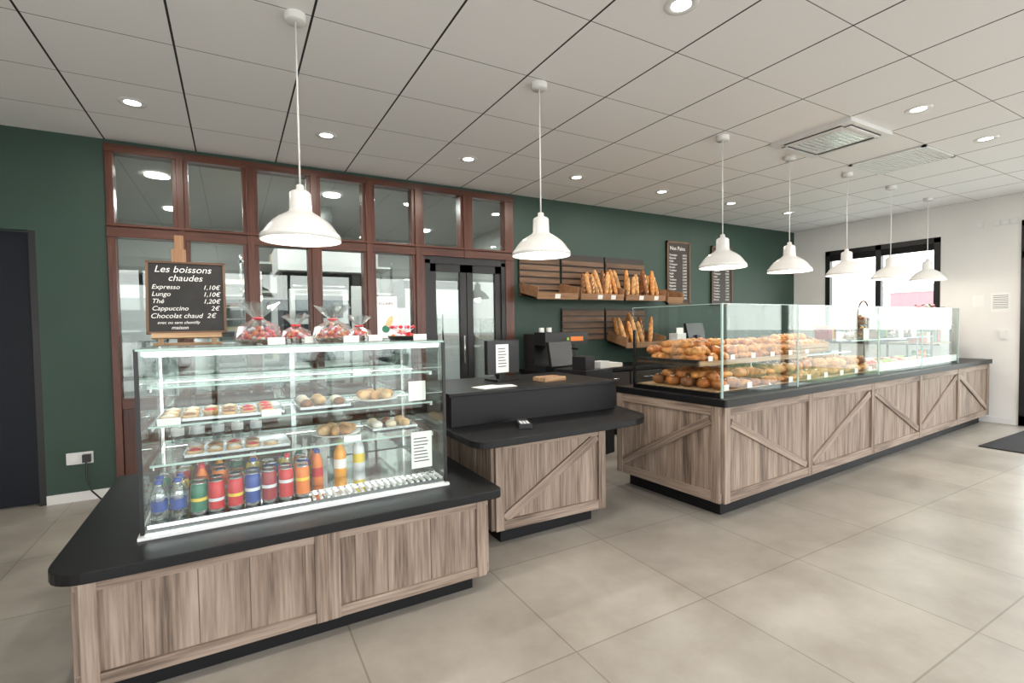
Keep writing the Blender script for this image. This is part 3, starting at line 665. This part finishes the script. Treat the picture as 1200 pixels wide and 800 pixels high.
for (x0,x1,z0,z1) in ((5.24,5.70,1.56,2.44),(6.16,6.63,1.56,2.43)):
    b=B('wall_menu_board'); b.box(x0,x1,D-.02,D-.003,z0,z1,'board_brown'); 
    for a in (x0,x1-.025): b.box(a,a+.025,D-.03,D-.003,z0,z1,'rack_wood','z')
    b.box(x0,x1,D-.03,D-.003,z0,z0+.025,'rack_wood'); b.box(x0,x1,D-.03,D-.003,z1-.025,z1,'rack_wood')
    o=b.done()
    text('board_title','Nos Pains',.075,T(x0+.06,D-.0215,z1-.12)@RX(90),'chalk',o)
    for k in range(15):
        text('board_line',random.choice(['Baguette','Tradition','Campagne','Céréales','Complet','Seigle','Brioche','Épeautre']),.036,T(x0+.05,D-.0215,z1-.2-k*.043)@RX(90),'chalk',o)
        text('board_price',random.choice(['1,10€','0,95€','2,30€','1,85€']),.036,T(x0+.31,D-.0215,z1-.2-k*.043)@RX(90),'chalk',o)
b=B('coffee_machine',T(3.15,4.58,.80)); b.box(-.28,.28,-.22,.22,0,.06,'black_plastic'); b.box(-.28,.28,0,.22,.06,.40,'black_plastic'); b.box(-.28,.28,-.22,.0,.28,.42,'black_plastic'); b.box(-.22,.22,-.2,-.01,.06,.07,'steel')
for x in (-.12,.12): b.cyl(.03,.22,.28,'steel',T(x,-.1,0)); b.tube([(x,-.1,.24),(x,-.26,.23)],.011,'black_plastic')
b.box(.05,.22,-.224,-.22,.32,.37,'can_orange'); b.box(.0,.03,-.224,-.22,.33,.36,'can_lime'); b.cyl(.03,.42,.47,'white_enamel',T(-.15,.05,0)); b.cyl(.03,.42,.47,'white_enamel',T(-.05,.05,0)); b.done(.006)
b=B('cash_register',T(3.05,3.95,0)@RZ(15)); 
b.box(-.25,.25,-.2,.2,0,.75,'black_matte'); b.box(-.22,.22,-.2,.2,.75,.86,'black_plastic'); b.box(-.18,.18,-.02,.02,.90,1.16,'black_plastic',M=RX(-10)@T(0,.12,0)); b.box(-.04,.04,-.02,.06,.86,.95,'black_plastic'); b.box(-.2,-.05,-.18,-.02,.86,.99,'black_plastic'); b.box(.05,.2,-.18,-.06,.86,.93,'white_plastic'); b.done(.004)
b=B('bread_bag_stack',T(3.8,4.5,.80)); 
for k in range(8): b.box(-.18+rnd(.01),.18+rnd(.01),-.1,.1,k*.006,k*.006+.005,'paper' if k%3 else 'cream')
b.done()
b=B('bread_slicer',T(5.3,4.55,.80)); b.box(-.42,.42,-.2,.25,0,.24,'black_plastic'); b.box(-.38,.38,-.21,-.2,.05,.2,'steel'); b.done(.006)
b=B('receipt_printer',T(4.98,4.5,1.041)); b.box(-.08,.08,-.1,.04,0,.13,'white_plastic'); b.box(-.06,.06,-.07,-.06,.13,.2,'paper'); b.done(.004)
b=B('cash_register',T(5.42,4.54,1.041)@RZ(8)); b.box(-.18,.18,-.12,.03,0,.05,'black_plastic'); b.box(-.2,.2,-.02,.02,.05,.26,'black_plastic',M=RX(-12)); b.box(-.04,.04,-.03,.03,.04,.1,'black_plastic'); b.done(.004)
# ------------------------------------------------------------------ small wall items
b=B('wall_outlet',T(-1.05,D,.33)); b.box(-.08,.08,-.012,0,-.045,.045,'white_plastic'); b.cyl(.025,0,.014,'case_white',T(-.035,0,0)@RX(90)); b.box(.02,.07,-.05,-.012,-.03,.03,'black_plastic')
b.tube([(.045,-.05,-.02),(.05,-.08,-.12),(.08,-.1,-.24),(.14,-.14,-.30),(.3,-.25,-.322),(.6,-.4,-.322)],.006,'black_plastic'); b.done(.002)
b=B('wall_switches',T(XR,0,0)); 
for y in (2.18,2.26,2.34,2.5): b.box(-.012,0,y,y+.07,2.44,2.51,'white_plastic'); b.box(-.016,-.012,y+.015,y+.055,2.455,2.495,'case_white')
b.done()
b=B('wall_notices',T(XR,0,0)); b.box(-.004,0,2.24,2.42,1.38,1.62,'paper'); b.box(-.004,0,2.48,2.6,1.45,1.6,'paper'); b.box(-.03,0,2.27,2.33,1.05,1.15,'white_plastic')
for k in range(8): b.box(-.005,-.004,2.26,2.40,1.58-k*.022,1.586-k*.022,'ink')
b.done()
b=B('floor_mat'); b.box(6.56,7.98,1.1,2.0,0,.012,'mat_fibre'); b.done()
# ------------------------------------------------------------------ outside
b=B('ground_outside'); b.box(-60,90,-90,90,-.3,-.12,'pale_concrete'); b.done()  # ground colour lightened to bounce daylight up onto the ceiling
b=B('lawn_outside'); b.box(12,16,-20,40,-.12,-.08,'lawn'); b.done()
b=B('warehouse_building'); b.box(34,50,8,28,-.12,3.2,'case_white'); b.box(33.9,34,12.3,14.4,-.12,3.2,'red_clad'); b.box(33.85,33.9,8,28,2.9,3.3,'car_white'); 
for k in range(4): b.box(33.88,34,15+k*3.2,17+k*3.2,.2,1.9,'pale_concrete')
b.done()
b=B('office_building'); b.box(-25,11,-44,-40,-.12,4.0,'case_white'); b.box(-20,9,-40,-39.9,.5,3,'car_glass'); b.done()
def car(x,y,r):
    b=B('parked_car',T(x,y,-.12)@RZ(r))
    pts=[(-2.1,.35),(-2.15,.8),(-1.9,.95),(-1.2,1.0),(-.6,1.45),(.9,1.48),(1.7,1.0),(2.05,.9),(2.1,.35)]
    n=len(pts); vs=[(px,-.85,pz) for px,pz in pts]+[(px,.85,pz) for px,pz in pts]
    b.raw(vs,[tuple(range(n)),tuple(range(2*n-1,n-1,-1))]+[(i,n+i,n+(i+1)%n,(i+1)%n) for i in range(n)],'car_white')
    for sgn in (-1,1):
        b.raw([(-1.05,sgn*.856,1.0),(-.55,sgn*.856,1.38),(.85,sgn*.856,1.4),(1.45,sgn*.856,1.0)],[(0,1,2,3)],'car_glass')
        for wx in (-1.35,1.3): b.cyl(.33,-.1,.1,'tyre',T(wx,sgn*.8,.33)@RX(90),20)
    b.done()
car(19,7.2,80); car(21,10.2,85); car(-3,-14,5); car(4,-14,-4)
# ------------------------------------------------------------------ world and camera
w=bpy.data.worlds.new('sky'); sc.world=w; w.use_nodes=True; n=w.node_tree.nodes; l=w.node_tree.links
bg=n['Background']; tc=n.new('ShaderNodeTexCoord'); sp=n.new('ShaderNodeSeparateXYZ'); r=n.new('ShaderNodeValToRGB')
r.color_ramp.elements[0].color=(1,.99,.97,1); r.color_ramp.elements[1].color=(.88,.93,1,1)
l.new(tc.outputs['Generated'],sp.inputs[0]); l.new(sp.outputs[2],r.inputs[0]); l.new(r.outputs[0],bg.inputs[0]); bg.inputs[1].default_value=6.4
def portal(loc,rot,sx,sy):
    L=bpy.data.lights.new('window_portal','AREA'); L.shape='RECTANGLE'; L.size=sx; L.size_y=sy; L.cycles.is_portal=True
    o=bpy.data.objects.new('window_portal',L); sc.collection.objects.link(o); o.location=loc; o.rotation_euler=rot
portal((-.22,-2.52,1.3),(math.radians(90),0,0),5.55,2.6); portal((5.4,-2.52,1.3),(math.radians(90),0,0),5.3,2.6)
portal((XR+.1,-.08,1.2),(math.radians(90),0,math.radians(90)),4.45,2.4); portal((XR+.1,3.66,1.68),(math.radians(90),0,math.radians(90)),1.45,1.45)
yaw,pit,rol=[math.radians(a) for a in (29.49,1.83,-.83)]
F=Vector((math.sin(yaw)*math.cos(pit),math.cos(yaw)*math.cos(pit),-math.sin(pit))); R=Vector((math.cos(yaw),-math.sin(yaw),0)); U=R.cross(F)
c,s=math.cos(rol),math.sin(rol); R,U=c*R+s*U,-s*R+c*U
cd=bpy.data.cameras.new('camera'); cd.sensor_width=36; cd.lens=577.3/1200*36; cd.clip_start=.05; cd.clip_end=300
co=bpy.data.objects.new('camera',cd); sc.collection.objects.link(co)
co.matrix_world=Matrix(((R.x,U.x,-F.x,0),(R.y,U.y,-F.y,0),(R.z,U.z,-F.z,1.297),(0,0,0,1))); sc.camera=co
